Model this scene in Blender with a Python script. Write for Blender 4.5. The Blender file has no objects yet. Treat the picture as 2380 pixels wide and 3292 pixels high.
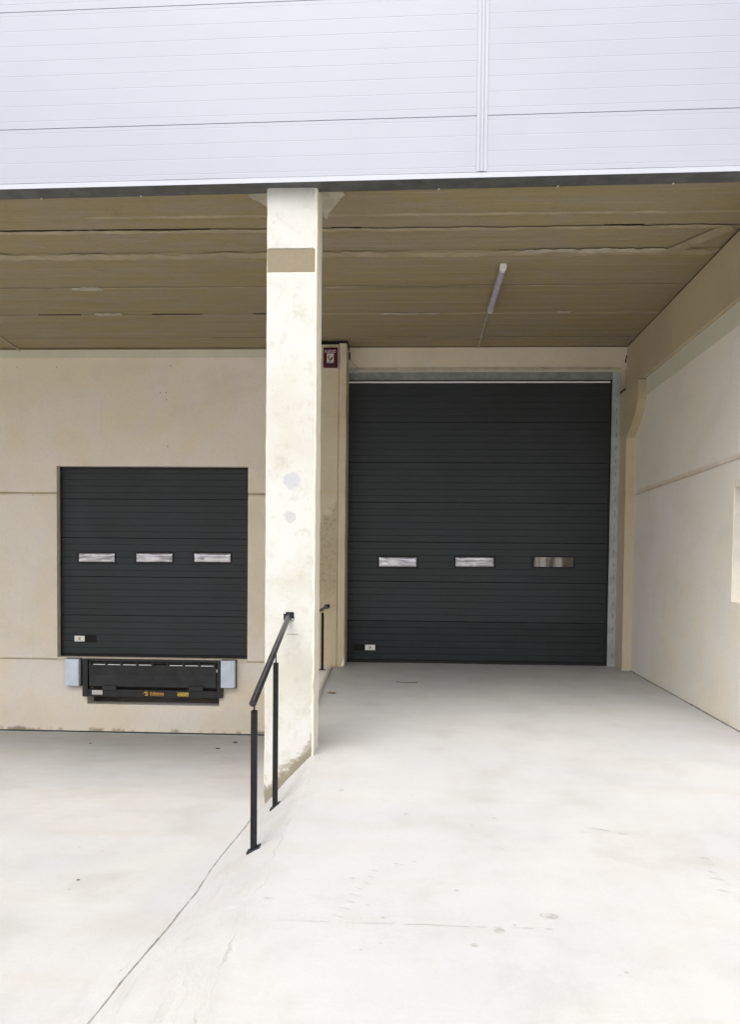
import bpy, bmesh, math, random
from mathutils import Vector, Matrix, noise
random.seed(7)
R = math.radians
sc = bpy.context.scene
COL = sc.collection

# ------------------------------------------------------------------ camera
F, CX, CY, PW, PH = 2400.0, 1214.9, 1917.4, 2380.0, 3292.0
yaw, pitch, roll = -.0442, -.0322, .0101
fw = Vector((math.sin(yaw)*math.cos(pitch), math.cos(yaw)*math.cos(pitch), math.sin(pitch)))
r0 = Vector((math.cos(yaw), -math.sin(yaw), 0)); u0 = r0.cross(fw)
rt = r0*math.cos(roll) + u0*math.sin(roll); up = -r0*math.sin(roll) + u0*math.cos(roll)
cam = bpy.data.cameras.new('camera'); co = bpy.data.objects.new('camera', cam); COL.objects.link(co)
M = Matrix((rt, up, -fw)).transposed().to_4x4(); M.translation = (0, 0, 1.43); co.matrix_world = M
cam.sensor_fit = 'VERTICAL'; cam.sensor_height = 36.0; cam.sensor_width = 36.0
cam.lens = F/PH*36.0
cam.shift_x = (PW/2-CX)/PH; cam.shift_y = (CY-PH/2)/PH
cam.clip_start = .05; cam.clip_end = 2000
sc.camera = co

# ------------------------------------------------------------------ light
SUN_EL, SUN_ROT = R(62), R(195)
w = bpy.data.worlds.new('World'); sc.world = w; w.use_nodes = True
nt = w.node_tree; bg = nt.nodes['Background']
sky = nt.nodes.new('ShaderNodeTexSky'); sky.sky_type = 'NISHITA'; sky.sun_disc = False
sky.sun_elevation = SUN_EL; sky.sun_rotation = SUN_ROT; sky.dust_density = 6.0; sky.air_density = 1.0; sky.ozone_density = 1.0
hs = nt.nodes.new('ShaderNodeHueSaturation'); hs.inputs['Saturation'].default_value = .36   # thin overcast: the blue is veiled
nt.links.new(sky.outputs[0], hs.inputs['Color']); nt.links.new(hs.outputs[0], bg.inputs['Color'])
bg.inputs['Strength'].default_value = .15
sl = bpy.data.lights.new('sun', 'SUN'); so = bpy.data.objects.new('sun', sl); COL.objects.link(so)
sl.energy = 1.15; sl.angle = R(54); sl.color = (1, .99, .972)
sv = Vector((math.sin(SUN_ROT)*math.cos(SUN_EL), math.cos(SUN_ROT)*math.cos(SUN_EL), math.sin(SUN_EL)))
so.rotation_euler = sv.to_track_quat('Z', 'Y').to_euler()
vs = sc.view_settings; vs.view_transform = 'Standard'; vs.look = 'None'; vs.gamma = 1; vs.use_curve_mapping = False
vs.exposure = 0.93
sc.cycles.max_bounces = 12; sc.cycles.diffuse_bounces = 8

# ------------------------------------------------------------------ material helpers
class NT:
    def __init__(s, name):
        s.m = bpy.data.materials.new(name); s.m.use_nodes = True; s.t = s.m.node_tree
        s.b = s.t.nodes['Principled BSDF']; s.geo = s.t.nodes.new('ShaderNodeNewGeometry')
        s.P = s.geo.outputs['Position']
    def n(s, typ, **kw):
        x = s.t.nodes.new('ShaderNode'+typ)
        for k, v in kw.items(): setattr(x, k, v)
        return x
    def lk(s, a, b): s.t.links.new(a, b)
    def setin(s, sock, v):
        if hasattr(v, 'is_linked') or hasattr(v, 'links'): s.lk(v, sock)
        else: sock.default_value = v
    def math(s, op, a, b=0.0, c=None, clamp=False):
        x = s.n('Math', operation=op); x.use_clamp = clamp
        s.setin(x.inputs[0], a); s.setin(x.inputs[1], b)
        if c is not None: s.setin(x.inputs[2], c)
        return x.outputs[0]
    def map(s, scale=(1, 1, 1), loc=(0, 0, 0), rot=(0, 0, 0)):
        x = s.n('Mapping'); s.lk(s.P, x.inputs['Vector'])
        x.inputs['Scale'].default_value = scale; x.inputs['Location'].default_value = loc; x.inputs['Rotation'].default_value = rot
        return x.outputs[0]
    def noise(s, scale, vec=None, detail=4, rough=.55, dist=0.0):
        x = s.n('TexNoise'); x.inputs['Scale'].default_value = scale; x.inputs['Detail'].default_value = detail
        x.inputs['Roughness'].default_value = rough; x.inputs['Distortion'].default_value = dist
        s.lk(vec if vec is not None else s.P, x.inputs['Vector']); return x.outputs['Fac']
    def voro(s, scale, vec=None):
        x = s.n('TexVoronoi'); x.inputs['Scale'].default_value = scale
        s.lk(vec if vec is not None else s.P, x.inputs['Vector']); return x.outputs['Distance']
    def ramp(s, fac, a, b):      # 0..1 smooth step between a and b
        x = s.n('MapRange'); x.interpolation_type = 'SMOOTHSTEP'; s.setin(x.inputs['Value'], fac)
        x.inputs['From Min'].default_value = a; x.inputs['From Max'].default_value = b; return x.outputs[0]
    def mix(s, fac, a, b, mode='MIX'):
        x = s.n('Mix', data_type='RGBA', blend_type=mode)
        s.setin(x.inputs[0], fac)
        for i, v in ((6, a), (7, b)):
            if isinstance(v, tuple): x.inputs[i].default_value = (*v, 1) if len(v) == 3 else v
            else: s.lk(v, x.inputs[i])
        return x.outputs[2]
    def xyz(s):
        x = s.n('SeparateXYZ'); s.lk(s.P, x.inputs[0]); return x.outputs
    def bump(s, h, strength=.3, dist=.01):
        x = s.n('Bump'); x.inputs['Strength'].default_value = strength; x.inputs['Distance'].default_value = dist
        s.lk(h, x.inputs['Height']); s.lk(x.outputs[0], s.b.inputs['Normal'])
    def out(s, color=None, rough=.8, metal=0.0, spec=None):
        if color is not None: s.setin(s.b.inputs['Base Color'], (*color, 1) if isinstance(color, tuple) and len(color) == 3 else color)
        s.setin(s.b.inputs['Roughness'], rough); s.b.inputs['Metallic'].default_value = metal
        if spec is not None: s.b.inputs['Specular IOR Level'].default_value = spec
        return s.m

def plain(name, c, rough=.5, metal=0.0, var=.12, scale=9.0, bump=.0, spec=None):
    t = NT(name); f = t.noise(scale, detail=5)
    d = tuple(x*(1-var) for x in c); e = tuple(min(1, x*(1+var)) for x in c)
    col = t.mix(t.ramp(f, .3, .7), d, e)
    rr = t.math('ADD', t.math('MULTIPLY', t.noise(scale*3), .16), rough-.08)
    if bump: t.bump(t.noise(scale*14, detail=3), bump, .004)
    return t.out(col, rr, metal, spec)

def wall_mat(name, base, warm, cool, streak=.5, worn=False):
    t = NT(name); x, y, z = t.xyz()
    big = t.noise(.55, detail=3, dist=.6); mid = t.noise(2.3, detail=6); fine = t.noise(28, detail=6, rough=.65)
    c = t.mix(t.ramp(big, .40, .60), base, warm)
    cl0 = t.noise(.9, t.map((1, 1, 1.6), loc=(9, 4, 2)), detail=6, rough=.6, dist=.5)
    c = t.mix(t.math('MULTIPLY', t.ramp(cl0, .46, .68), .45), c, tuple(v*k for v, k in zip(base, (.84, .815, .74))))
    c = t.mix(t.math('MULTIPLY', t.ramp(mid, .48, .72), .55), c, cool)
    st = t.noise(1.0, t.map((5.5, 5.5, .35)), detail=4)
    c = t.mix(t.math('MULTIPLY', t.ramp(st, .5, .75), streak*.4), c, warm)
    c = t.mix(t.math('MULTIPLY', t.ramp(fine, .35, .8), .26), c, tuple(v*.72 for v in base))
    drip = t.noise(1.0, t.map((14, 14, .6)), detail=6, rough=.7)
    c = t.mix(t.math('MULTIPLY', t.ramp(drip, .58, .74), .22), c, tuple(v*k for v, k in zip(base, (.72, .68, .60))))
    pit = t.ramp(t.voro(7.0), .035, .018)
    pitm = t.math('MULTIPLY', pit, t.ramp(t.noise(3.1), .56, .62))
    c = t.mix(t.math('MULTIPLY', pitm, .5), c, tuple(v*.45 for v in base))
    # damp dirt creeping up from the pit floor at the foot of the dock wall
    dz = t.math('ADD', z, t.math('MULTIPLY', t.noise(5.0, detail=6, rough=.7), -.16))
    dirt = t.math('MULTIPLY', t.ramp(dz, -1.19, -1.245), t.ramp(t.noise(3.0, t.map((1, 1, .3)), detail=5), .46, .6))
    c = t.mix(t.math('MULTIPLY', dirt, .75), c, (.15, .105, .055))
    # rusty run-off staining along the panel joint
    dj = t.math('ABSOLUTE', t.math('SUBTRACT', z, 2.645)); jm = t.math('MULTIPLY', t.ramp(dj, .055, .008), t.ramp(t.noise(1.3, detail=5), .38, .6))
    c = t.mix(t.math('MULTIPLY', jm, .45), c, (.46, .35, .19))
    if worn:       # bare brown honeycombed concrete low on the shaft
        zz = t.math('ADD', z, t.math('MULTIPLY', x, -1.3)); nn = t.math('MULTIPLY', t.math('SUBTRACT', t.noise(8, detail=7, rough=.7), .5), 1.1)
        zz = t.math('ADD', zz, nn); m1 = t.math('MULTIPLY', t.ramp(zz, 4.02, 3.95), t.ramp(t.math('ADD', z, nn), .85, 1.25))
        m1 = t.math('MULTIPLY', m1, t.ramp(x, -1.13, -1.15)); c = t.mix(t.math('MULTIPLY', m1, .6), c, (.36, .29, .185))
        c = t.mix(t.math('MULTIPLY', t.math('MULTIPLY', m1, t.ramp(t.noise(19, detail=6, rough=.7), .5, .62)), .5), c, (.24, .19, .12))
    h = t.math('ADD', t.math('MULTIPLY', mid, .6), t.math('MULTIPLY', fine, .25))
    t.bump(h, .45, .014)
    return t.out(c, .86)

def ground_mat():
    t = NT('cast_concrete_paving'); x, y, z = t.xyz()
    big = t.noise(.45, detail=4, dist=.8); mid = t.noise(1.9, detail=7, rough=.6); fine = t.noise(34, detail=6, rough=.7)
    a, b, c2 = (.39, .384, .370), (.31, .302, .281), (.36, .358, .36)
    c = t.mix(t.ramp(big, .35, .65), a, c2)
    c = t.mix(t.math('MULTIPLY', t.ramp(mid, .45, .75), .6), c, b)
    sw = t.noise(1.0, t.map((.9, 3.2, 1), rot=(0, 0, .35)), detail=7, rough=.62, dist=.7)    # trowel sweeps
    c = t.mix(t.math('MULTIPLY', t.ramp(sw, .46, .72), .4), c, (.36, .335, .30))
    tr = t.noise(1.0, t.map((6.0, .25, 1)), detail=4)                            # wheel tracks along the ramp
    c = t.mix(t.math('MULTIPLY', t.ramp(tr, .52, .74), .28), c, (.35, .335, .32))
    c = t.mix(t.math('MULTIPLY', t.ramp(fine, .4, .85), .18), c, (.30, .285, .26))
    spk = t.math('MULTIPLY', t.ramp(t.voro(3.2), .028, .016), t.ramp(t.noise(2.2), .5, .56))
    c = t.mix(t.math('MULTIPLY', spk, .8), c, (.11, .10, .085))
    cr = t.voro(5.0, t.map((1, 2.5, 1)))
    bx = t.math('MULTIPLY', t.ramp(x, -1.34, -1.22), t.ramp(x, -.66, -.85)); bx = t.math('MULTIPLY', bx, t.ramp(y, 6.6, 6.3))
    tw = t.noise(1.0, t.map((9.0, 3.2, 3.0), rot=(0, 0, .5)), detail=7, rough=.68, dist=1.0)     # hand trowelled mortar of the batter
    c = t.mix(t.math('MULTIPLY', t.math('MULTIPLY', t.ramp(tw, .50, .72), bx), .5), c, (.30, .29, .27))
    # ragged feather edge where the batter mortar meets the ramp
    fe = t.math('ABSOLUTE', t.math('ADD', t.math('ADD', x, .79), t.math('MULTIPLY', t.math('SUBTRACT', t.noise(2.3, detail=8, rough=.62), .5), .30)))
    fm = t.math('MULTIPLY', t.math('MULTIPLY', t.ramp(fe, .010, .002), t.ramp(t.noise(2.6, detail=5), .46, .58)), t.ramp(y, 6.3, 5.6))
    c = t.mix(t.math('MULTIPLY', fm, .55), c, (.24, .23, .21))
    agg = t.noise(95, detail=3, rough=.8)
    c = t.mix(t.math('MULTIPLY', t.ramp(agg, .55, .8), .28), c, (.22, .21, .19))
    wear = t.noise(1.0, t.map((1.4, 1.0, 1), loc=(5, 2, 0)), detail=8, rough=.68, dist=.4)
    c = t.mix(t.math('MULTIPLY', t.ramp(wear, .56, .66), .30), c, (.30, .285, .265))
    # scuffed dark smears on the dock floor
    sm = t.math('MULTIPLY', t.ramp(t.noise(1.0, t.map((1.1, 5.0, 1), loc=(3, 1, 0)), detail=6, rough=.65), .62, .72), t.ramp(y, 7.5, 9.5))
    c = t.mix(t.math('MULTIPLY', sm, .45), c, (.16, .14, .12))
    h = t.math('ADD', t.math('MULTIPLY', mid, .7), t.math('MULTIPLY', fine, .22))
    h = t.math('ADD', h, t.math('MULTIPLY', sw, .5)); h = t.math('ADD', h, t.math('MULTIPLY', t.math('MULTIPLY', tw, bx), 1.6))
    t.bump(h, .35, .02)
    rr = t.math('ADD', t.math('MULTIPLY', t.noise(2.6, detail=5), .35), .42)
    return t.out(c, rr)

def ceiling_mat():
    t = NT('slab_soffit_concrete')
    st = t.noise(1.0, t.map((.35, 9.0, 1)), detail=6, rough=.6); st2 = t.noise(1.0, t.map((.8, 30.0, 1)), detail=4)
    big = t.noise(.8, detail=4, dist=.6); fine = t.noise(30, detail=6, rough=.7)
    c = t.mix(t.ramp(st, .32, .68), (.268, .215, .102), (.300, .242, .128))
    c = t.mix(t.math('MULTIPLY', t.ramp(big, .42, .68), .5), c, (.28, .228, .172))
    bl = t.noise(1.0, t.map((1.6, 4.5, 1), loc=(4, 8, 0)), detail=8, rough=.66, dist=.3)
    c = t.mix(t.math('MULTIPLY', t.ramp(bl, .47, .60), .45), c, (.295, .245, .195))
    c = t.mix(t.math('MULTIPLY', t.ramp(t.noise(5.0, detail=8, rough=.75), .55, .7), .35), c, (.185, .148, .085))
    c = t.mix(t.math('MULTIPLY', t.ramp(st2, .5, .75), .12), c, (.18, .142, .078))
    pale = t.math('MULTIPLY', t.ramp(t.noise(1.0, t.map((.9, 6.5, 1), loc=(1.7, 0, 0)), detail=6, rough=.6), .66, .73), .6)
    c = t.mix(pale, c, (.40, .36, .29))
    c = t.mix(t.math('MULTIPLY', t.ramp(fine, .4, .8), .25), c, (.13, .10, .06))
    t.bump(t.math('ADD', t.math('MULTIPLY', st, .5), t.math('MULTIPLY', fine, .3)), .35, .015)
    return t.out(c, .9)

def coat_mat():
    t = NT('cream_render'); x, y, z = t.xyz()
    c = t.mix(t.ramp(t.noise(1.1, detail=5, dist=.6), .4, .66), (.50, .495, .465), (.435, .42, .36))
    c = t.mix(t.math('MULTIPLY', t.ramp(t.noise(6.5, detail=7, rough=.72), .50, .72), .6), c, (.355, .325, .26))
    c = t.mix(t.math('MULTIPLY', t.ramp(t.noise(1.0, t.map((16, 16, 3.5)), detail=7, rough=.75), .55, .75), .45), c, (.33, .30, .235))
    lowm = t.ramp(z, 2.4, .2)
    c = t.mix(t.math('MULTIPLY', t.math('MULTIPLY', t.ramp(t.noise(3.4, detail=6, rough=.7, dist=.4), .45, .65), lowm), .5), c, (.40, .375, .30))
    spk = t.math('MULTIPLY', t.ramp(t.voro(13), .09, .04), t.ramp(t.noise(3.3), .54, .62))
    c = t.mix(t.math('MULTIPLY', spk, .6), c, (.22, .20, .15))
    # render worn off to bare concrete along the sloping foot: distance above the batter line
    ln = t.math('ADD', t.math('MULTIPLY', x, .963), .62)
    d = t.math('SUBTRACT', z, ln)
    d = t.math('ADD', d, t.math('MULTIPLY', t.math('SUBTRACT', t.noise(9.0, detail=7, rough=.72), .5), .75))
    bare = t.ramp(d, .17, .09)
    c = t.mix(t.math('MULTIPLY', bare, .75), c, (.23, .195, .135))
    d2 = t.math('ADD', t.math('SUBTRACT', z, ln), t.math('MULTIPLY', t.noise(22.0, detail=5), -.14))
    c = t.mix(t.math('MULTIPLY', t.ramp(d2, .07, .01), .8), c, (.17, .145, .10))
    # two filled holes
    def patch(px, pz, r, col, f, c):
        dx = t.math('SUBTRACT', x, px); dz = t.math('SUBTRACT', z, pz)
        dd = t.math('SQRT', t.math('ADD', t.math('MULTIPLY', dx, dx), t.math('MULTIPLY', dz, dz)))
        dd = t.math('ADD', dd, t.math('MULTIPLY', t.math('SUBTRACT', t.noise(22, detail=7, rough=.7), .5), .13))
        return t.mix(t.math('MULTIPLY', t.ramp(dd, r, r*.72), f), c, col)
    c = patch(-1.033, 2.21, .085, (.36, .365, .39), .75, c)
    c = patch(-1.052, 1.90, .06, (.335, .33, .325), .65, c)
    t.bump(t.math('ADD', t.noise(9, detail=6), t.math('MULTIPLY', t.noise(60), .3)), .3, .008)
    return t.out(c, .8)

MAT = {}
MAT['wall'] = wall_mat('cream_precast_wall', (.755, .69, .595), (.735, .65, .505), (.71, .66, .615))
MAT['side'] = wall_mat('cream_side_wall', (.76, .72, .665), (.75, .695, .585), (.71, .69, .675), .9)
MAT['beam'] = wall_mat('ochre_beam_concrete', (.43, .36, .235), (.48, .41, .26), (.45, .39, .30))
MAT['lintel'] = wall_mat('lintel_concrete', (.63, .56, .44), (.62, .54, .41), (.58, .55, .47))
MAT['strip'] = wall_mat('greenish_filler_strip', (.60, .59, .47), (.58, .56, .43), (.60, .58, .50), .3)
MAT['pil'] = wall_mat('pilaster_concrete', (.56, .48, .35), (.53, .44, .28), (.56, .50, .42), 1.0, True)
MAT['shaft'] = wall_mat('column_concrete', (.80, .77, .67), (.77, .72, .58), (.82, .79, .71), 1.0)
MAT['band'] = wall_mat('bare_band_concrete', (.175, .145, .092), (.215, .178, .118), (.20, .175, .13), .3)
MAT['coat'] = coat_mat()
MAT['ground'] = ground_mat()
MAT['ceil'] = ceiling_mat()
MAT['mortar'] = plain('pale_mortar', (.345, .285, .185), .9, var=.16, scale=3, bump=.4)
MAT['mortar_pale'] = plain('grey_green_filler', (.42, .385, .30), .9, var=.15, scale=9, bump=.3)
MAT['clad'] = None
MAT['galv'] = None
MAT['black'] = plain('black_powder_coat', (.010, .010, .011), .6, var=.25, scale=30, bump=.08, spec=.2)
MAT['tube'] = plain('black_lacquered_tube', (.026, .025, .027), .34, var=.35, scale=18, metal=.35)
MAT['steel_dark'] = plain('dark_leveller_steel', (.011, .0125, .013), .55, var=.3, scale=8, bump=.15)
MAT['lip'] = plain('lip_plate_steel', (.018, .0205, .020), .6, var=.3, scale=5, bump=.2)
MAT['rubber'] = plain('black_rubber', (.010, .010, .010), .75, var=.2, scale=20)
MAT['bolt'] = plain('zinc_bolt', (.75, .75, .77), .35, var=.1, metal=.4)
MAT['void'] = plain('dark_void', (.008, .008, .008), .95)
MAT['pit'] = plain('pit_concrete', (.10, .08, .055), .95, var=.4, scale=4, bump=.4)
MAT['bumper'] = plain('grey_blue_bumper_wrap', (.58, .64, .72), .34, var=.10, scale=5)
MAT['white'] = plain('white_plastic', (.78, .78, .77), .4, var=.05)
MAT['lamp'] = plain('lamp_diffuser', (.42, .40, .50), .35, var=.06)
MAT['conduit'] = plain('pvc_conduit', (.40, .37, .28), .5, var=.12)
MAT['red'] = plain('dark_red_plastic', (.062, .005, .012), .5, var=.15, spec=.25)
MAT['signwhite'] = plain('sign_white', (.62, .50, .52), .5, var=.05)
MAT['reveal'] = plain('cream_reveal', (.52, .49, .42), .85, var=.08, scale=5)
MAT['label'] = plain('label_white', (.60, .56, .55), .5, var=.06)
MAT['gold'] = plain('label_gold', (.34, .24, .10), .5)
MAT['ink'] = plain('black_ink', (.012, .012, .014), .5)
MAT['orange'] = plain('orange_ink', (.70, .33, .04), .5, var=.08)
MAT['yellow'] = plain('yellow_ink', (.62, .43, .04), .5, var=.10)
MAT['brass'] = plain('brass_key', (.45, .35, .12), .35, metal=.7)
MAT['leaf'] = plain('dry_leaf', (.20, .115, .04), .8, var=.4, scale=30)
MAT['stain'] = plain('oil_spot', (.315, .303, .288), .7, var=.2, scale=20)
MAT['stain_faint'] = plain('faint_tyre_rubber', (.325, .318, .308), .8, var=.1, scale=20)
MAT['chip'] = plain('dark_debris', (.07, .06, .045), .8, var=.4, scale=40)
MAT['joint'] = plain('joint_dirt', (.21, .195, .17), .95, var=.45, scale=14)

def clad_mat():
    t = NT('white_coated_sheet')
    c = t.mix(t.ramp(t.noise(.7, detail=3), .35, .65), (.325, .332, .385), (.34, .347, .40))
    c = t.mix(t.math('MULTIPLY', t.ramp(t.noise(1.0, t.map((3.0, 3.0, .25)), detail=5), .55, .8), .12), c, (.30, .30, .33))
    t.bump(t.noise(1.2, detail=2), .05, .02)
    return t.out(c, .42, 0, .4)
MAT['clad'] = clad_mat()
MAT['clad_cover'] = plain('joint_cover_sheet', (.345, .352, .405), .45, var=.03, scale=2)
MAT['clad_trim'] = plain('white_trim_sheet', (.40, .408, .465), .4, var=.03, scale=2)
def galv_mat(name, c0, c1):
    t = NT(name)
    v = t.noise(7, detail=3); c = t.mix(t.ramp(v, .35, .65), c0, c1)
    c = t.mix(t.math('MULTIPLY', t.ramp(t.noise(1.0, t.map((7, 7, 1.5)), detail=6, rough=.7), .5, .72), .3), c, tuple(x*.6 for x in c0))
    return t.out(c, .55, .35)
MAT['galv'] = galv_mat('galvanised_steel', (.36, .395, .395), (.46, .49, .50))
MAT['galv_dull'] = galv_mat('dark_galvanised', (.20, .215, .20), (.26, .275, .26))  # darker grey-green galvanised tone for the header rail
MAT['soffit'] = galv_mat('dull_soffit_sheet', (.085, .09, .085), (.12, .125, .12))
def door_mat():
    t = NT('anthracite_door_sheet')
    c = t.mix(t.ramp(t.noise(.9, detail=3), .35, .65), (.018, .0225, .0240), (.021, .0258, .0290))
    c = t.mix(t.math('MULTIPLY', t.ramp(t.noise(14, detail=6, rough=.7), .5, .8), .3), c, (.026, .032, .033))
    t.bump(t.noise(160, detail=2), .12, .002)
    rr = t.math('ADD', t.math('MULTIPLY', t.noise(1.5, detail=4), .2), .38)
    return t.out(c, rr, 0, .35)
MAT['door'] = door_mat()
MAT['door_reflection_band'] = plain('anthracite_painted_reflection', (.0165, .0195, .0215), .5, var=.12, scale=3, spec=.3)  # reflection band on the lowest section, put into a darker sheet colour
def pane_mat():
    t = NT('acrylic_pane')
    c = t.mix(t.ramp(t.noise(1.0, t.map((5.5, 2, 11.0)), detail=0, dist=.8), .35, .65), (.42, .41, .44), (.60, .59, .61))
    t.bump(t.noise(1.0, t.map((4.0, 2.0, 9.0)), detail=0, dist=.6), .35, .03)
    return t.out(c, .10, .5)
MAT['pane'] = pane_mat()
def pane_reflection():
    t = NT('acrylic_pane_painted_reflection')
    f = t.noise(1.0, t.map((11, 11, .5)), detail=2)
    c = t.mix(t.ramp(f, .42, .58), (.10, .088, .065), (.34, .32, .30))  # brown vertical stripes of a reflection painted into the pane colour
    t.bump(t.noise(1.0, t.map((9, 9, .6)), detail=2), .5, .03)
    return t.out(c, .16, .45)
MAT['pane_reflection'] = pane_reflection()
def stub_mat(): return MAT['galv']

# ------------------------------------------------------------------ mesh helpers
def nb(): return bmesh.new()
def box(bm, x0, x1, y0, y1, z0, z1, bev=0.0, seg=1):
    b = bmesh.new()
    vs_ = [b.verts.new(p) for p in ((x0,y0,z0),(x1,y0,z0),(x1,y1,z0),(x0,y1,z0),(x0,y0,z1),(x1,y0,z1),(x1,y1,z1),(x0,y1,z1))]
    for f in ((0,3,2,1),(4,5,6,7),(0,1,5,4),(1,2,6,5),(2,3,7,6),(3,0,4,7)): b.faces.new([vs_[i] for i in f])
    if bev: bmesh.ops.bevel(b, geom=list(b.edges), offset=bev, segments=seg, affect='EDGES', profile=.6)
    merge(bm, b)
def merge(bm, b):
    me = bpy.data.meshes.new('t'); b.to_mesh(me); b.free(); bm.from_mesh(me); bpy.data.meshes.remove(me)
def extr(bm, poly, d0, d1, axis='X'):
    """closed polygon (a,b) swept along axis between d0 and d1"""
    b = bmesh.new()
    def P(a, c, d): return {'X': (d, a, c), 'Y': (a, d, c), 'Z': (a, c, d)}[axis]
    A = [b.verts.new(P(a, c, d0)) for a, c in poly]; B = [b.verts.new(P(a, c, d1)) for a, c in poly]
    n = len(poly)
    for i in range(n): b.faces.new((A[i], A[(i+1) % n], B[(i+1) % n], B[i]))
    b.faces.new(A[::-1]); b.faces.new(B)
    bmesh.ops.recalc_face_normals(b, faces=b.faces); merge(bm, b)
def tube(bm, p0, p1, r, seg=20, cap=True):
    p0, p1 = Vector(p0), Vector(p1); d = (p1-p0); q = d.to_track_quat('Z', 'Y').to_matrix().to_4x4()
    q.translation = (p0+p1)/2
    bmesh.ops.create_cone(bm, cap_ends=cap, segments=seg, radius1=r, radius2=r, depth=d.length, matrix=q)
def sheet(bm, pts):
    bm.faces.new([bm.verts.new(p) for p in pts])

def obj(name, bm, mat, parent=None, base=None, smooth=False):
    """link ONE mesh object; bm is in world space, parent chain sits at base"""
    b = base if base is not None else (parent['_b'] if parent and '_b' in parent else (0, 0, 0))
    b = Vector(b)
    bmesh.ops.translate(bm, verts=bm.verts, vec=-b)
    me = bpy.data.meshes.new(name); bm.to_mesh(me); bm.free()
    if smooth:
        for p in me.polygons: p.use_smooth = True
        try: me.set_sharp_from_angle(angle=R(35))
        except Exception: pass
    me.materials.append(mat if not isinstance(mat, str) else MAT[mat])
    o = bpy.data.objects.new(name, me); COL.objects.link(o); o['_b'] = tuple(b)
    if parent: o.parent = parent
    else: o.location = b
    return o
def thing(name, base, label, cat, group=None):
    o = bpy.data.objects.new(name, None); COL.objects.link(o); o.location = base; o.empty_display_size = .1
    o['label'] = label; o['category'] = cat; o['_b'] = tuple(base)
    if group: o['group'] = group
    return o
def tag(o, label, cat, group=None):
    o['label'] = label; o['category'] = cat
    if group: o['group'] = group
    return o
def struct(name, bm, mat, parent=None, smooth=False):
    o = obj(name, bm, mat, parent, smooth=smooth)
    if not parent: o['kind'] = 'structure'
    return o
def text(name, s, size, mat, parent, loc, depth=.0012, width=None, bold=0.0, shear=0.0):
    cu = bpy.data.curves.new('t', 'FONT'); cu.body = s; cu.size = size; cu.extrude = depth; cu.offset = bold; cu.shear = shear
    cu.align_x = 'CENTER'; cu.align_y = 'CENTER'
    to = bpy.data.objects.new('t', cu); COL.objects.link(to)
    dg = bpy.context.evaluated_depsgraph_get(); me = bpy.data.meshes.new_from_object(to.evaluated_get(dg))
    bpy.data.objects.remove(to)
    bm = nb(); bm.from_mesh(me); bpy.data.meshes.remove(me)
    xs = [v.co.x for v in bm.verts]; zs = [v.co.y for v in bm.verts]
    sx = width/(max(xs)-min(xs)) if width else 1
    mx, mz = (max(xs)+min(xs))/2, (max(zs)+min(zs))/2
    for v in bm.verts:
        x, y, z = v.co; v.co = (loc[0]+(x-mx)*sx, loc[1]-z, loc[2]+(y-mz))
    return obj(name, bm, mat, parent)

# ------------------------------------------------------------------ ground
def zR(y): return -.0327*(11.8-y) if y > -6 else -.0327*17.8
def zL(y):
    a = -1.18+.1*(11.8-y); b = zR(y)
    k = .06; h = max(0, min(1, .5+.5*(b-a)/k)); return b*(1-h)+a*h - k*h*(1-h)   # smooth minimum
def xb(y):
    if y > 6.4: return -1.30
    return -1.20 - .10*max(0, (y-4.2)/2.2) + .012*math.sin(y*2.3)
def xt(y):
    if y > 6.9: return -1.16
    if y > 6.35: return -.80-.36*(y-6.35)/.55
    return -.80 + .02*math.sin(y*1.7) - .03*max(0, 3.4-y)
def gz(x, y):
    a, b = xb(y), xt(y); L, Rr = zL(y), zR(y)
    if x <= a: z = L
    elif x >= b: z = Rr
    else:
        t = (x-a)/(b-a); t2 = t*.8+.2*(t*t*(3-2*t)); z = L+(Rr-L)*t2
        if y < 6.6: z += .008*math.sin(t*math.pi)*noise.noise(Vector((x*7, y*3, 0)))*2
    n = noise.noise(Vector((x*.9, y*.9, 3)))*.004
    return z+n
ys = [-400, -120, -50, -25, -14, -8, -5, -3, -1.5, -.5] + [i*.08 for i in range(0, 160)] + [12.8, 20, 60, 400]
bm = nb(); rows = []
for y in ys:
    a, b = xb(y), xt(y)
    xs_ = [-400, -120, -40, -20, -14, -11] + [-9+.5*i for i in range(14)] + [-2+.1*i for i in range(5)]
    xs_ = [x for x in xs_ if x < a-.06] + [a-.03, a] + [a+(b-a)*i/8 for i in range(1, 9)] + [b+.03]
    n0 = len([x for x in [-400, -120, -40, -20, -14, -11] + [-9+.5*i for i in range(14)] + [-2+.1*i for i in range(5)] if x < -1.42])
    base_l = [-400, -120, -40, -20, -14, -11] + [-9+.5*i for i in range(14)] + [-1.8, -1.6, -1.45]
    xs_ = base_l + [a-.02, a] + [a+(b-a)*i/8 for i in range(1, 9)] + [b+.03] + [-.6+.2*i for i in range(23)] + [4.4, 6, 9, 14, 30, 120, 400]
    rows.append([bm.verts.new((x, y, gz(x, y))) for x in xs_])
for i in range(len(rows)-1):
    for j in range(len(rows[0])-1):
        bm.faces.new((rows[i][j], rows[i][j+1], rows[i+1][j+1], rows[i+1][j]))
for f in bm.faces: f.smooth = True
ground = struct('ground', bm, 'ground')

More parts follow.
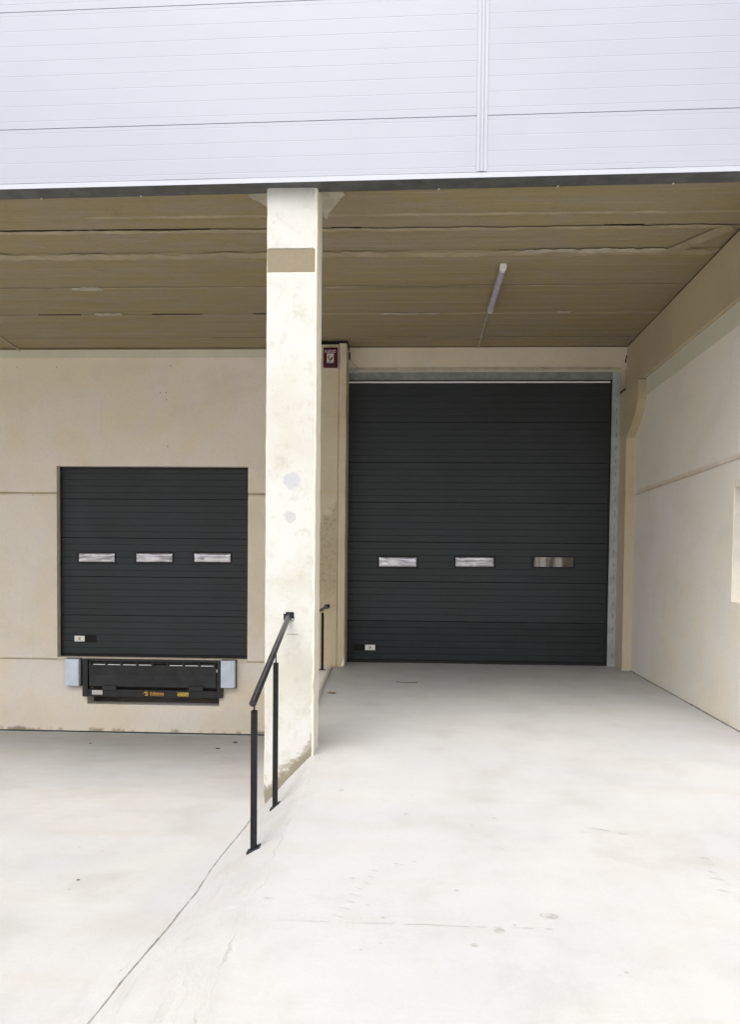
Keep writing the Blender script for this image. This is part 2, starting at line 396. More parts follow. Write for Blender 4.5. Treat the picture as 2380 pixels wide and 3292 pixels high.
# joints and marks lying in the concrete (thin sheets a few mm up)
def strip(bm, pts, w, lift=.004, gap=.06):
    n = len(pts); prev = None
    for i, (x, y) in enumerate(pts):
        x2, y2 = pts[min(i+1, n-1)]; x1, y1 = pts[max(i-1, 0)]
        d = Vector((x2-x1, y2-y1)); d.normalize(); q = Vector((-d.y, d.x))
        ww = w*(.35+1.1*random.random()); A = (x+q.x*ww/2, y+q.y*ww/2); B = (x-q.x*ww/2, y-q.y*ww/2)
        cur = [bm.verts.new((*A, gz(*A)+lift)), bm.verts.new((*B, gz(*B)+lift))]
        if prev and not (random.random() < gap): bm.faces.new((prev[0], cur[0], cur[1], prev[1]))
        prev = cur
bm = nb()
strip(bm, [(xb(y)-.012+.006*noise.noise(Vector((y*4, 0, 0))), y) for y in [2.2+i*.035 for i in range(118)]], .0055, gap=.02)
struct('joint', bm, 'joint', ground)
bm = nb()
strip(bm, [(x, 3.56+.006*noise.noise(Vector((x*5, 1, 0)))) for x in [-.7+i*.04 for i in range(36)]], .0026, gap=.4)
strip(bm, [(1.2+.05*i, 4.88-.024*i) for i in range(6)], .005, gap=.3)
struct('hairline_crack', bm, 'stain_faint', ground)
def blot(bm, cx, cy, rx, ry, lift=.0012, rot=0.0, n=18):
    ph = random.random()*9; c = bm.verts.new((cx, cy, gz(cx, cy)+lift)); ring = []
    for i in range(n):
        a = 2*math.pi*i/n; k = 1+.28*noise.noise(Vector((math.cos(a)*1.3, math.sin(a)*1.3, ph)))
        dx, dy = rx*k*math.cos(a), ry*k*math.sin(a)
        x = cx+dx*math.cos(rot)-dy*math.sin(rot); y = cy+dx*math.sin(rot)+dy*math.cos(rot)
        ring.append(bm.verts.new((x, y, gz(x, y)+lift)))
    for i in range(n): bm.faces.new((c, ring[i], ring[(i+1) % n]))
bm = nb()
for cx, cy, rx, ry in ((.708,3.695,.05,.03),(.44,3.533,.031,.022),(.313,3.391,.019,.016),(.949,3.202,.012,.012),(-.717,3.79,.032,.012),(-.5,5.526,.021,.02)):
    blot(bm, cx, cy, rx, ry)
for x, y in ((-.393,5.689),(-.396,5.266),(-.006,5.062),(-.016,4.927),(.015,4.873),(.424,4.878),(.578,5.025),(.581,4.507),(.737,4.512),(.034,4.287),(-.056,4.255),(-.029,4.24),(.268,3.938),(-.113,3.622),(-.056,3.571),(.526,3.591),(-.122,3.381),(-.197,3.318),(.908,3.183),(2.602,6.353),(-.269,8.373),(.68,9.462),(-.599,8.313),
             (-1.942,6.138),(-2.092,4.974),(-1.976,4.336),(-.30,4.05),(.05,5.3),(.03,5.45),(.02,5.75),(-.2,3.75),(.86,9.4),(-.42,7.9)):
    s = random.uniform(.004, .012); blot(bm, x+random.uniform(-.01, .01), y, s*1.3, s, n=10)
st = struct('stain', bm, 'stain', ground)
bm = nb()
for (a, b), (c, d) in (((-.345,3.716),(-.277,3.688)),((-.321,3.792),(-.262,3.762)),((-.302,3.866),(-.251,3.834)),((-.283,3.94),(-.235,3.913)),((-.246,4.006),(-.202,3.982)),((-.225,4.08),(-.18,4.058)),
                       ((-.20,4.16),(-.165,4.14)),((1.687,4.187),(1.749,4.152)),((1.702,4.268),(1.751,4.239)),((1.726,4.375),(1.777,4.348)),((1.668,4.034),(1.723,4.008)),((1.74,4.46),(1.785,4.44)),((-.375,3.64),(-.31,3.61))):
    blot(bm, (a+c)/2, (b+d)/2, math.hypot(c-a, d-b)*.5, .006, rot=math.atan2(d-b, c-a), n=12)
struct('tyre_marks', bm, 'stain_faint', ground)

# ------------------------------------------------------------------ dock wall
WY = 11.8
OX0, OX1, OZ0, OZ1 = -5.709, -2.603, .012, 3.085      # dock door opening
HX0, HX1, HZ0 = -5.215, -3.055, -.745                 # leveller pit
dw = thing('dock_wall', (-5, WY, -1.18), 'long cream precast concrete wall with grooved joints around the smaller dock door', 'wall')
def wpanel(parent, rects, m, name='wall_panel', th=.25, bev=.012):
    bm = nb()
    for r_ in rects: box(bm, r_[0], r_[1], WY, WY+th, r_[2], r_[3])
    return obj(name, bm, m, parent)
J1, J0 = 2.657, -.028
def chamfered(parent, x0, x1, z0, z1, m, holes=(), y0=WY, th=.25, c=.022):
    """wall panel with chamfered long edges, cut into rectangles round its openings"""
    bm = nb(); xs_ = sorted({x0, x1, *[h[0] for h in holes], *[h[1] for h in holes]})
    for a, b in zip(xs_, xs_[1:]):
        spans = [(z0, z1)]
        for h in holes:
            if h[0] <= a+1e-6 and h[1] >= b-1e-6:
                ns = []
                for s0, s1 in spans:
                    if h[2] > s0: ns.append((s0, min(s1, h[2])))
                    if h[3] < s1: ns.append((max(s0, h[3]), s1))
                spans = [s for s in ns if s[1]-s[0] > 1e-4]
        for s0, s1 in spans:
            cb = c if abs(s0-z0) < 1e-6 else 0; ct = c if abs(s1-z1) < 1e-6 else 0
            poly = [(y0+th, s0), (y0+th, s1)] + ([(y0+ct, s1), (y0, s1-ct)] if ct else [(y0, s1)]) + ([(y0, s0+cb), (y0+cb, s0)] if cb else [(y0, s0)])
            extr(bm, poly, a, b, 'X')
    bmesh.ops.remove_doubles(bm, verts=bm.verts, dist=.0005)
    return obj('wall_panel', bm, m, parent)
op = (OX0, OX1, OZ0, OZ1); hole = (HX0, HX1, HZ0, J0+.001)
chamfered(dw, -16, -1.41, J1, 4.925, 'wall', [op])
chamfered(dw, -16, -1.41, J0, J1-.003, 'wall', [op])
chamfered(dw, -16, -1.41, -1.35, J0-.003, 'wall', [(HX0, HX1, HZ0, 0)], y0=WY-.004)
bm = nb()
for zj in (J1-.0015, J0-.0015): box(bm, -16, OX0-.002, WY+.012, WY+.02, zj-.006, zj+.006); box(bm, OX1+.002, -1.41, WY+.012, WY+.02, zj-.006, zj+.006)
obj('joint_filler', bm, 'mortar', dw)
# painted strip of filler where the wall meets the soffit
bm = nb(); box(bm, -16, -1.41, WY-.003, WY+.01, 4.80, 4.926)
obj('top_strip', bm, 'strip', dw)
# sill of the opening
bm = nb(); box(bm, OX0+.002, OX1-.002, WY-.002, WY+.24, J0-.02, OZ0-.002, .004); obj('door_sill', bm, 'lintel', dw)
# pit behind the leveller
bm = nb()
box(bm, HX0-.1, HX1+.1, WY+.9, WY+.95, HZ0-.1, 0); box(bm, HX0-.02, HX1+.02, WY+.246, WY+.95, HZ0-.06, HZ0-.004)
box(bm, HX0-.05, HX0-.002, WY+.246, WY+.95, HZ0-.06, -.05); box(bm, HX1+.002, HX1+.05, WY+.246, WY+.95, HZ0-.06, -.05)
obj('pit', bm, 'pit', dw)
# bolt holes and rust drips on the wall (small)
bm = nb()
for x, z in ((-4.02, 4.25), (-3.93, 4.25), (-3.92, 4.14), (-3.9, 3.4), (-6.1, 2.62), (-6.35, 4.66), (-5.7, 4.66), (-3.85, 4.67), (-2.7, .2)):
    tube(bm, (x, WY-.002, z), (x, WY+.01, z), .009, 8)
obj('bolt_holes', bm, 'chip', dw)

# ------------------------------------------------------------------ wall above and beside the ramp door
FX0, FX1, FZ1 = -1.035, 3.222, 4.57
lt = thing('door_lintel', (1.1, 11.74, 4.58), 'cream concrete lintel under the soffit above the big ramp door', 'lintel')
bm = nb()
extr(bm, [(11.74, 4.60), (11.755, 4.585), (12.05, 4.585), (12.05, 4.93), (11.74, 4.93)], -1.05, 3.42)
obj('beam', bm, 'lintel', lt)
bm = nb(); box(bm, -1.03, 3.19, 11.725, 11.742, 4.578, 4.618, .003); obj('drip_edge', bm, 'mortar_pale', lt)
bm = nb(); box(bm, -.998, -.86, 11.715, 11.73, 4.525, 4.585, .003); obj('cover_plate', bm, 'galv', lt)
bm = nb(); tube(bm, (-.995, 11.73, 4.76), (-.855, 11.722, 4.59), .004, 6); obj('cable', bm, 'conduit', lt)
bm = nb(); box(bm, -1.008, -.985, 11.734, 11.745, 4.74, 4.86)
box(bm, 3.255, 3.272, 11.734, 11.745, 4.69, 4.745); box(bm, 3.265, 3.285, 11.734, 11.745, 4.745, 4.80)
obj('socket_hole', bm, 'void', lt)
bm = nb(); box(bm, 3.19, 3.40, 11.80, 12.05, -.04, 4.60, .006); obj('jamb', bm, 'lintel', lt)

# left pilaster behind the column
pi = thing('wall_pilaster', (-1.2, 11.35, 0), 'stained concrete wall pilaster left of the big ramp door carrying the fire sign', 'pilaster')
def rough_box(bm, x0, x1, y0, y1, z0, z1, amp=.004, step=.09, bev=.01, seed=0.0):
    """box whose vertical edges are worn: a cut-up box with noise on its corners"""
    b = bmesh.new(); n = max(2, int((z1-z0)/step))
    c = bev; prof = [(x0+c, y0), (x1-c, y0), (x1, y0+c), (x1, y1-c), (x1-c, y1), (x0+c, y1), (x0, y1-c), (x0, y0+c)]
    rows = []
    for i in range(n+1):
        z = z0+(z1-z0)*i/n; row = []
        for k, (x, y) in enumerate(prof):
            dx = noise.noise(Vector((x*9, z*7, seed)))*amp; dy = noise.noise(Vector((y*9, z*6, seed+5)))*amp
            if noise.noise(Vector((k*.7, z*2.6, seed+9))) > .42 and k in (0, 7, 1, 2):
                cx, cy = (x0+x1)/2, (y0+y1)/2; dx += (cx-x)*.035; dy += (cy-y)*.02
            row.append(b.verts.new((x+dx, y+dy, z)))
        rows.append(row)
    for i in range(n):
        for k in range(8): b.faces.new((rows[i][k], rows[i][(k+1) % 8], rows[i+1][(k+1) % 8], rows[i+1][k]))
    b.faces.new(rows[0][::-1]); b.faces.new(rows[-1])
    bmesh.ops.recalc_face_normals(b, faces=b.faces); merge(bm, b)
bm = nb(); rough_box(bm, -1.55, -1.125, 11.375, 11.8, -1.3, 4.87, seed=1); obj('shaft', bm, 'pil', pi)
bm = nb(); rough_box(bm, -1.123, -1.010, 11.365, 11.8, 3.77, 4.885, amp=.003, seed=2); rough_box(bm, -1.121, -1.006, 11.35, 11.8, -.1, 3.767, amp=.004, seed=3)
obj('edge_strip', bm, 'pil', pi)
bm = nb(); extr(bm, [(-1.055, -.01), (-1.02, .10), (-1.012, .16), (-1.011, .02), (-1.03, -.01)], 11.346, 11.352, 'Y'); obj('paint_splash', bm, 'white', pi)

# right corner pilaster with its corbel
pr = thing('corner_pilaster', (3.26, 11.38, 0), 'ochre concrete corner pilaster with a curved corbel right of the ramp door', 'pilaster')
bm = nb(); rough_box(bm, 3.20, 3.36, 11.38, 11.8, -.1, 3.56, amp=.004, seed=4); obj('shaft', bm, 'pil', pr)
prof = [(11.8, 3.44), (11.40, 3.44), (11.36, 3.50), (11.24, 3.57), (11.05, 3.69), (10.93, 3.80), (10.865, 3.93), (10.86, 4.05), (10.875, 4.215), (11.8, 4.215)]
bm = nb(); extr(bm, prof, 3.20, 3.345); obj('corbel', bm, 'beam', pr)
bm = nb(); box(bm, 3.19, 3.40, 11.5, 11.79, 4.215, 4.235); obj('bearing_pad', bm, 'void', pr)

# ------------------------------------------------------------------ side wall with opening, and its beam
sw = thing('side_wall', (3.33, 9, 0), 'cream concrete side wall on the right with one groove and a window opening', 'wall')
def side(parent, z0, z1, holes, c=.012):
    bm = nb(); ys_ = sorted({6.42, 11.8, *[h[0] for h in holes], *[h[1] for h in holes]})
    x0, th = 3.325, .24
    for a, b in zip(ys_, ys_[1:]):
        spans = [(z0, z1)]
        for h in holes:
            if h[0] <= a+1e-6 and h[1] >= b-1e-6:
                spans = [s for s in ((z0, h[2]), (h[3], z1)) if s[1]-s[0] > 1e-3]
        for s0, s1 in spans:
            cb = c if s0 == z0 else 0; ct = c if s1 == z1 else 0
            poly = [(x0+th, s0), (x0+th, s1)] + ([(x0+ct, s1), (x0, s1-ct)] if ct else [(x0, s1)]) + ([(x0, s0+cb), (x0+cb, s0)] if cb else [(x0, s0)])
            extr(bm, poly, a, b, 'Y')
    bmesh.ops.remove_doubles(bm, verts=bm.verts, dist=.0005)
    return obj('wall_panel', bm, 'side', parent)
side(sw, -.5, 2.625, [(6.75, 7.89, 1.16, 2.352)]); side(sw, 2.628, 4.925, [])
bm = nb(); box(bm, 3.338, 3.345, 6.43, 11.8, 2.618, 2.634); obj('joint_filler', bm, 'mortar', sw)
bm = nb(); box(bm, 3.322, 3.33, 6.425, 11.8, 3.99, 4.225); obj('top_strip', bm, 'strip', sw)
bm = nb()
for y0 in [6.44+i*.055 for i in range(96)]:       # ragged open gap at the foot of the wall
    g = .010+.018*max(0, noise.noise(Vector((y0*2, 3, 3))))
    z = zR(y0); box(bm, 3.316, 3.327, y0, y0+.05, z-.02, z+g)
obj('base_gap', bm, 'joint', sw)
bm = nb(); box(bm, 3.46, 3.50, 6.75, 7.89, 1.16, 1.19); box(bm, 3.46, 3.50, 6.75, 7.89, 2.32, 2.352); box(bm, 3.46, 3.50, 6.75, 6.79, 1.19, 2.32); box(bm, 3.46, 3.50, 7.30, 7.33, 1.19, 2.32)
obj('window_frame', bm, 'clad_trim', sw)
bm = nb(); box(bm, 3.332, 3.455, 7.884, 7.896, 1.162, 2.35); obj('reveal', bm, 'reveal', sw)
sb = thing('side_beam', (3.29, 9, 4.22), 'brown stained concrete beam running along the top of the side wall', 'beam')
bm = nb(); b_ = nb(); box(b_, 3.28, 3.58, 6.40, 11.79, 4.235, 4.932, .012); merge(bm, b_); obj('beam', bm, 'beam', sb)
bm = nb(); box(bm, 3.285, 3.5, 6.56, 11.79, 4.928, 4.939); obj('shadow_gap', bm, 'void', sb)

# ------------------------------------------------------------------ soffit slabs
def skew(y, x): return y-.0222*(x+.4)
ceil = thing('ceiling', (0, 9, 4.94), 'x', 'ceiling'); del ceil['label']; del ceil['category']; ceil['kind'] = 'structure'
seams = [6.55, 7.71, 8.29, 9.25, 10.24, 11.26, 12.2]
for i, (a, b) in enumerate(zip(seams, seams[1:])):
    dz = (.0, .012, .0, .006, -.003, .005)[i]; c = .016
    # each slab soffit has shallow longitudinal casting steps
    poly = [(a+.004, 5.12), (a+.004, 4.94+dz+c), (a+.004+c, 4.94+dz)]
    k = 5; 
    for j in range(1, k):
        yy = a+(b-a)*j/k; s = .003*(1 if j % 2 else -1)
        poly += [(yy-.006, 4.94+dz-(s if j > 1 else 0)*0), (yy, 4.94+dz+.004), (yy+.006, 4.94+dz)]
    poly += [(b-.004-c, 4.94+dz), (b-.004, 4.94+dz+c), (b-.004, 5.12)]
    bm = nb(); extr(bm, poly, -16, 3.6)
    obj('ceiling_slab', bm, 'ceil', ceil)
bm = nb(); box(bm, -16, 3.6, 6.55, 12.2, 5.10, 5.35); obj('topping', bm, 'ceil', ceil)
def smear(bm, x0, x1, y, w, z, n=60, seed=0.0, rag=.5):
    """ragged band of mortar smeared along a seam"""
    prev = None
    for i in range(n+1):
        x = x0+(x1-x0)*i/n; e = min(1, min(i, n-i)/3)
        a = w*e*(.5+.5*rag*noise.noise(Vector((x*1.7, seed, 0)))+.6*rag*noise.noise(Vector((x*11, seed, 4)))); b = w*e*(.5+.5*rag*noise.noise(Vector((x*2.3, seed+7, 0)))+.6*rag*noise.noise(Vector((x*13, seed+7, 2))))
        cur = [bm.verts.new((x, y-a, z)), bm.verts.new((x, y+b, z)), bm.verts.new((x, y-a*.6, z-.003)), bm.verts.new((x, y+b*.6, z-.003))]
        if prev:
            bm.faces.new((prev[0], prev[2], cur[2], cur[0])); bm.faces.new((prev[2], prev[3], cur[3], cur[2])); bm.faces.new((prev[3], prev[1], cur[1], cur[3]))
        prev = cur
for (x0, x1, y, wd, s) in ((-16, 3.28, 7.76, .07, 1), (-16, 3.28, 8.36, .13, 2), (-16, 3.28, 9.28, .035, 3), (-.9, 3.25, 10.26, .018, 4), (-16, 3.25, 11.275, .015, 5), (-3.4, 3.28, 7.44, .05, 6), (-16, -1.3, 10.25, .015, 8), (-.85, 1.0, 9.27, .05, 9)):
    bm = nb(); smear(bm, x0, x1, y, wd, 4.938, n=int((x1-x0)*22), seed=s*3.3); obj('mortar_seam', bm, 'mortar', ceil)
for (x0, x1, y, wd, s) in ((1.15, 2.75, 8.30, .10, 11), (-4.3, -3.9, 9.30, .10, 12), (-4.4, -4.0, 10.2, .09, 13), (.72, 1.2, 10.2, .0, 14), (-.5, .35, 10.24, .05, 15), (1.9, 2.1, 10.2, .07, 16)):
    if wd: bm = nb(); smear(bm, x0, x1, y, wd, 4.9365, n=40, seed=s*2.1, rag=.7); obj('filler_smear', bm, 'mortar_pale', ceil)
def patch(pts, z=4.936, m='mortar_pale', name='mortar_patch', parent=ceil):
    bm = nb(); extr(bm, pts, z-.006, z+.003, 'Z'); return obj(name, bm, m, parent)
patch([(-1.56, 7.03), (-1.54, 6.95), (-1.27, 6.90), (-1.27, 7.62), (-1.33, 7.50), (-1.38, 7.34), (-1.43, 7.24), (-1.48, 7.13), (-1.53, 7.09)])
patch([(-.90, 6.92), (-.68, 6.93), (-.655, 7.03), (-.70, 7.10), (-.77, 7.24), (-.84, 7.38), (-.885, 7.52), (-.90, 7.4)])
patch([(2.55, 8.33), (2.72, 8.28), (3.06, 7.76), (3.16, 7.74), (3.22, 7.80), (2.86, 8.34), (2.7, 8.40)], m='mortar')
# dark open joints
bm = nb()
for (x0, x1, y) in ((-6, -2.1, 7.705), (-.85, -.55, 7.705), (1.9, 2.3, 7.705), (-5.2, -4.6, 10.235), (-3.6, -2.9, 10.235), (-2.2, -1.6, 10.235), (-3, -1.9, 11.255), (-.4, .2, 11.255), (1.1, 3.2, 11.255)):
    box(bm, x0, x1, y-.0022, y+.0022, 4.9375, 4.95)
obj('open_joint', bm, 'void', ceil)
# ragged mortar lip along the wall head and along the front edge
bm = nb(); smear(bm, -16, 3.2, 11.775, .03, 4.928, n=170, seed=31); obj('mortar_seam', bm, 'mortar', ceil)

# ------------------------------------------------------------------ fascia cladding
FY = 6.345; A0 = R(-1.27)
fa = thing('cladding_fascia', (0, FY, 4.70), 'white ribbed sandwich panel fascia across the whole top of the frame', 'cladding')
def fx(bm):   # the fascia runs 1.3 degrees off the wall
    for v in bm.verts:
        x, y = v.co.x+1.0, v.co.y-FY; v.co.x = -1.0+x*math.cos(A0)-y*math.sin(A0); v.co.y = FY+x*math.sin(A0)+y*math.cos(A0)
def face_panel(x0, x1, z0, z1):
    n = 8; pitch_ = (z1-z0)/n if z1-z0 > .8 else .1255
    poly = [(FY+.08, z0), (FY+.006, z0), (FY+.006, z0+.0005), (FY, z0+.0015)]
    z = z1-.035; zs_ = []
    while z > z0+.03: zs_.append(z); z -= .1262
    for z in sorted(zs_): poly += [(FY, z-.003), (FY+.0009, z-.001), (FY+.0009, z+.001), (FY, z+.003)]
    poly += [(FY, z1-.002), (FY+.006, z1-.001), (FY+.006, z1), (FY+.08, z1)]
    bm = nb(); extr(bm, poly, x0, x1); fx(bm)
    return obj('cladding_panel', bm, 'clad', fa)
JX = .545
zj = [4.745, 5.205, 6.190, 7.175, 8.16, 9.145]
for a, b in zip(zj, zj[1:]):
    face_panel(-16, JX-.001, a+.0, b-.003); face_panel(JX+.001, 3.62, a+.0, b-.003)
bm = nb(); box(bm, -16, 3.61, FY+.075, FY+.16, 4.745, 9.1); fx(bm); obj('backing', bm, 'void', fa)
bm = nb()       # raised top-hat joint cover
extr(bm, [(JX-.046, FY-.002), (JX-.044, FY-.006), (JX-.018, FY-.006), (JX-.017, FY+.001), (JX-.011, FY+.001), (JX-.010, FY-.011), (JX+.010, FY-.011), (JX+.011, FY+.001), (JX+.016, FY+.001), (JX+.017, FY-.006), (JX+.044, FY-.006), (JX+.046, FY-.002)][::-1], 4.749, 9.1, 'Z')
fx(bm); obj('joint_cover', bm, 'clad_cover', fa)
bm = nb()
extr(bm, [(FY-.004, 4.700), (FY-.004, 4.742), (FY+.012, 4.742), (FY+.012, 4.70)], -16, 3.625); fx(bm); obj('drip_trim', bm, 'clad_trim', fa)
bm = nb()
prev = None       # slightly wavy gap between drip trim and the lowest panel
for i in range(0, 260):
    x = -6+i*.035; g = .0045*max(0, noise.noise(Vector((x*.8, 2, 2)))*2.2)
    cur = [bm.verts.new((x, FY-.0048, 4.742)), bm.verts.new((x, FY-.0048, 4.7425+g))]
    if prev: bm.faces.new((prev[0], cur[0], cur[1], prev[1]))
    prev = cur
fx(bm); obj('trim_gap', bm, 'steel_dark', fa)
bm = nb()
extr(bm, [(FY-.003, 4.6985), (FY+.165, 4.6985), (FY+.185, 4.705), (FY+.19, 4.95), (FY+.16, 4.95), (FY+.155, 4.712), (FY-.003, 4.712)], -16, 3.625); fx(bm)
for v in bm.verts:
    if v.co.z < 4.72 and v.co.y > FY+.1-.02*v.co.x: v.co.y += .02*noise.noise(Vector((v.co.x*.6, 1, 1)))
obj('soffit_flashing', bm, 'soffit', fa)
for x in (-3.3, -2.4, .2, 1.2, 2.15): bm = nb(); tube(bm, (x, FY+.16-.0222*(x+1), 4.692), (x, FY+.16-.0222*(x+1), 4.70), .008, 8); obj('rivet', bm, 'bolt', fa)
# upper storey body behind the cladding
bm = nb(); box(bm, -16, 3.6, 6.75, 12.2, 5.36, 9.0); obj('upper_body', bm, 'wall', fa)

# ------------------------------------------------------------------ column
CX0, CX1, CY0, CY1 = -1.268, -.836, 6.438, 6.80
cl_ = thing('concrete_column', (-1.05, 6.6, -.6), 'white faced concrete column in the middle with a bare brown band near its top', 'column')
bm = nb(); rough_box(bm, CX0, CX1+.002, CY0, CY1, -1.2, 4.935, amp=.004, bev=.012, seed=6); obj('shaft', bm, 'shaft', cl_, smooth=False)
def coat(z0, z1, seed):
    bm = nb(); n = max(3, int((z1-z0)/.025)); L, Rr, S = [], [], []
    for i in range(n+1):
        z = z0+(z1-z0)*i/n; e = .012 if i in (0, n) else 0
        a = CX0+.004+.006*noise.noise(Vector((z*9, seed, 0)))+e
        b = CX1-.016+.009*noise.noise(Vector((z*7, seed+4, 0)))-e
        if noise.noise(Vector((z*2.4, seed+2, 0))) > .36: b -= .014*abs(noise.noise(Vector((z*14, 1, 1))))*3
        L.append((a, z)); Rr.append((b, z))
    top = [(CX1-.016-(CX1-CX0-.03)*k/14, z1+.003*noise.noise(Vector((k*1.7, seed, 3)))) for k in range(1, 14)]
    extr(bm, L[::-1][::-1][:0]+[p for p in L][:]+[p for p in top[::-1]]+[p for p in Rr[::-1]], CY0-.006, CY0+.012, 'Y')
    return obj('render_coat', bm, 'coat', cl_)
coat(-.75, 3.985, 3.0); coat(4.193, 4.702, 8.0)
bm = nb(); box(bm, CX0+.006, CX1-.014, CY0-.002, CY0+.01, 3.99, 4.19, .001); obj('bare_band', bm, 'band', cl_)
bm = nb()       # hairline crack in the render
for i in range(9):
    x = -1.07+.011*i; z = .885+.004*math.sin(i*1.9); tube(bm, (x, CY0-.006, z), (x+.011, CY0-.006, .885+.004*math.sin((i+1)*1.9)), .0016, 5)
obj('crack', bm, 'chip', cl_)
bm = nb()
for x, z in ((-1.235, 4.58), (-1.21, 4.40), (-.88, 1.98), (-.93, .36), (-.905, .32), (-1.15, 3.97), (-1.24, 3.975)):
    bmesh.ops.create_icosphere(bm, subdivisions=1, radius=.006, matrix=Matrix.Translation((x, CY0-.005, z)) @ Matrix.Diagonal((1, .25, .7, 1)))
obj('pock_marks', bm, 'band', cl_)

# ------------------------------------------------------------------ retaining wall / kerb behind the column
kb = thing('retaining_wall', (-1.2, 9, -1.1), 'low concrete upstand beside the ramp behind the column carrying the rear rail', 'kerb')
bm = nb(); prev = None
for i in range(60):
    y = 6.80+(11.38-6.80)*i/59; t = (y-6.8)/4.58; xr = -1.0-.185*t; n1 = .006*noise.noise(Vector((y*5, 0, 0))); n2 = .006*noise.noise(Vector((y*6, 4, 0)))
    cur = [bm.verts.new(p) for p in ((-1.305, y, -1.3), (-1.305, y, .01), (xr-.035+n1, y, .012+n2), (xr-.012+n2, y, -.012+n1), (xr+.006, y, -.3), (xr+.006, y, -1.3))]
    if prev:
        for k in range(6): bm.faces.new((prev[k], prev[(k+1) % 6], cur[(k+1) % 6], cur[k]))
    else: bm.faces.new(cur[::-1])
    prev = cur
bm.faces.new(prev); bmesh.ops.recalc_face_normals(bm, faces=bm.faces); obj('upstand', bm, 'side', kb)

# ------------------------------------------------------------------ handrails
def post(parent, x, y, zb, zt, zrail, half=.018, tilt=0.0, slope_y=0.0):
    bm = nb(); box(bm, x-half, x+half, y-half, y+half, zb-.02, zt, .0025); p = obj('post', bm, 'black', parent)
    bm = nb(); tube(bm, (x, y, zt-.004), (x, y, zrail), .0055, 10); obj('stub', bm, 'black', p)
    bm = nb(); box(bm, -.046, .046, -.034, .034, -.002, .006, .0015)
    bmesh.ops.transform(bm, verts=bm.verts, matrix=Matrix.Translation((x, y, zb)) @ Matrix.Rotation(-tilt, 4, 'Y') @ Matrix.Rotation(slope_y, 4, 'X'))
    obj('base_plate', bm, 'steel_dark', p)
    for sx in (-.036, .036):
        bm = nb(); tube(bm, (sx, -.024, .005), (sx, -.024, .010), .006, 8)
        bmesh.ops.transform(bm, verts=bm.verts, matrix=Matrix.Translation((x, y, zb)) @ Matrix.Rotation(-tilt, 4, 'Y') @ Matrix.Rotation(slope_y, 4, 'X'))
        obj('bolt', bm, 'steel_dark', p)
    return p
def wall_plate(parent, x, y, z, h=.046, tilt=0):
    bm = nb(); b = nb(); extr(b, [(x+h*.98*a, z+h*.80*c) for a, c in ((-1,-.8),(-.8,-1),(.8,-1),(1,-.8),(1,.8),(.8,1),(-.8,1),(-1,.8))], y-.006, y, 'Y'); merge(bm, b)
    p = obj('wall_plate', bm, 'black', parent)
    for sx, sz in ((-.72, .62), (.68, -.58)):
        bm = nb(); tube(bm, (x+h*sx, y-.010, z+h*sz), (x+h*sx, y-.005, z+h*sz), .0075, 10); obj('bolt', bm, 'bolt', p)
    return p
h1 = thing('handrail', (-1.0, 5.2, -.4), 'black handrail sloping down from the column face with two posts on the batter', 'handrail')
P0 = Vector((-1.056, 6.43, 1.042)); P1 = Vector((-.967, 4.545, .613)); D = P1-P0
bm = nb(); tube(bm, P0, P1, .0225, 28); obj('rail', bm, 'tube', h1, smooth=True)
def onrail(y): t = (y-P0.y)/D.y; return P0+D*t
for yy, tl in ((4.60, R(28)), (5.60, R(38))):
    q = onrail(yy); zb_ = gz(q.x, yy)+.004; post(h1, q.x, yy, zb_, q.z-.065 if yy < 5 else q.z-.115, q.z-.018, tilt=tl, slope_y=R(3))
wall_plate(h1, P0.x, CY0-.006, P0.z)
h2 = thing('handrail', (-1.28, 10, .01), 'black level handrail behind the column fixed to the pilaster beside the ramp door', 'handrail')
bm = nb(); tube(bm, (-1.283, 11.375, .896), (-1.17, 6.8, .89), .0215, 24); obj('rail', bm, 'tube', h2, smooth=True)
xr2 = lambda y: -1.283+.113*(11.375-y)/4.575
for yy in (10.7, 8.2):
    post(h2, xr2(yy), yy, .014, .84, .88)
wall_plate(h2, -1.283, 11.372, .898, .044)

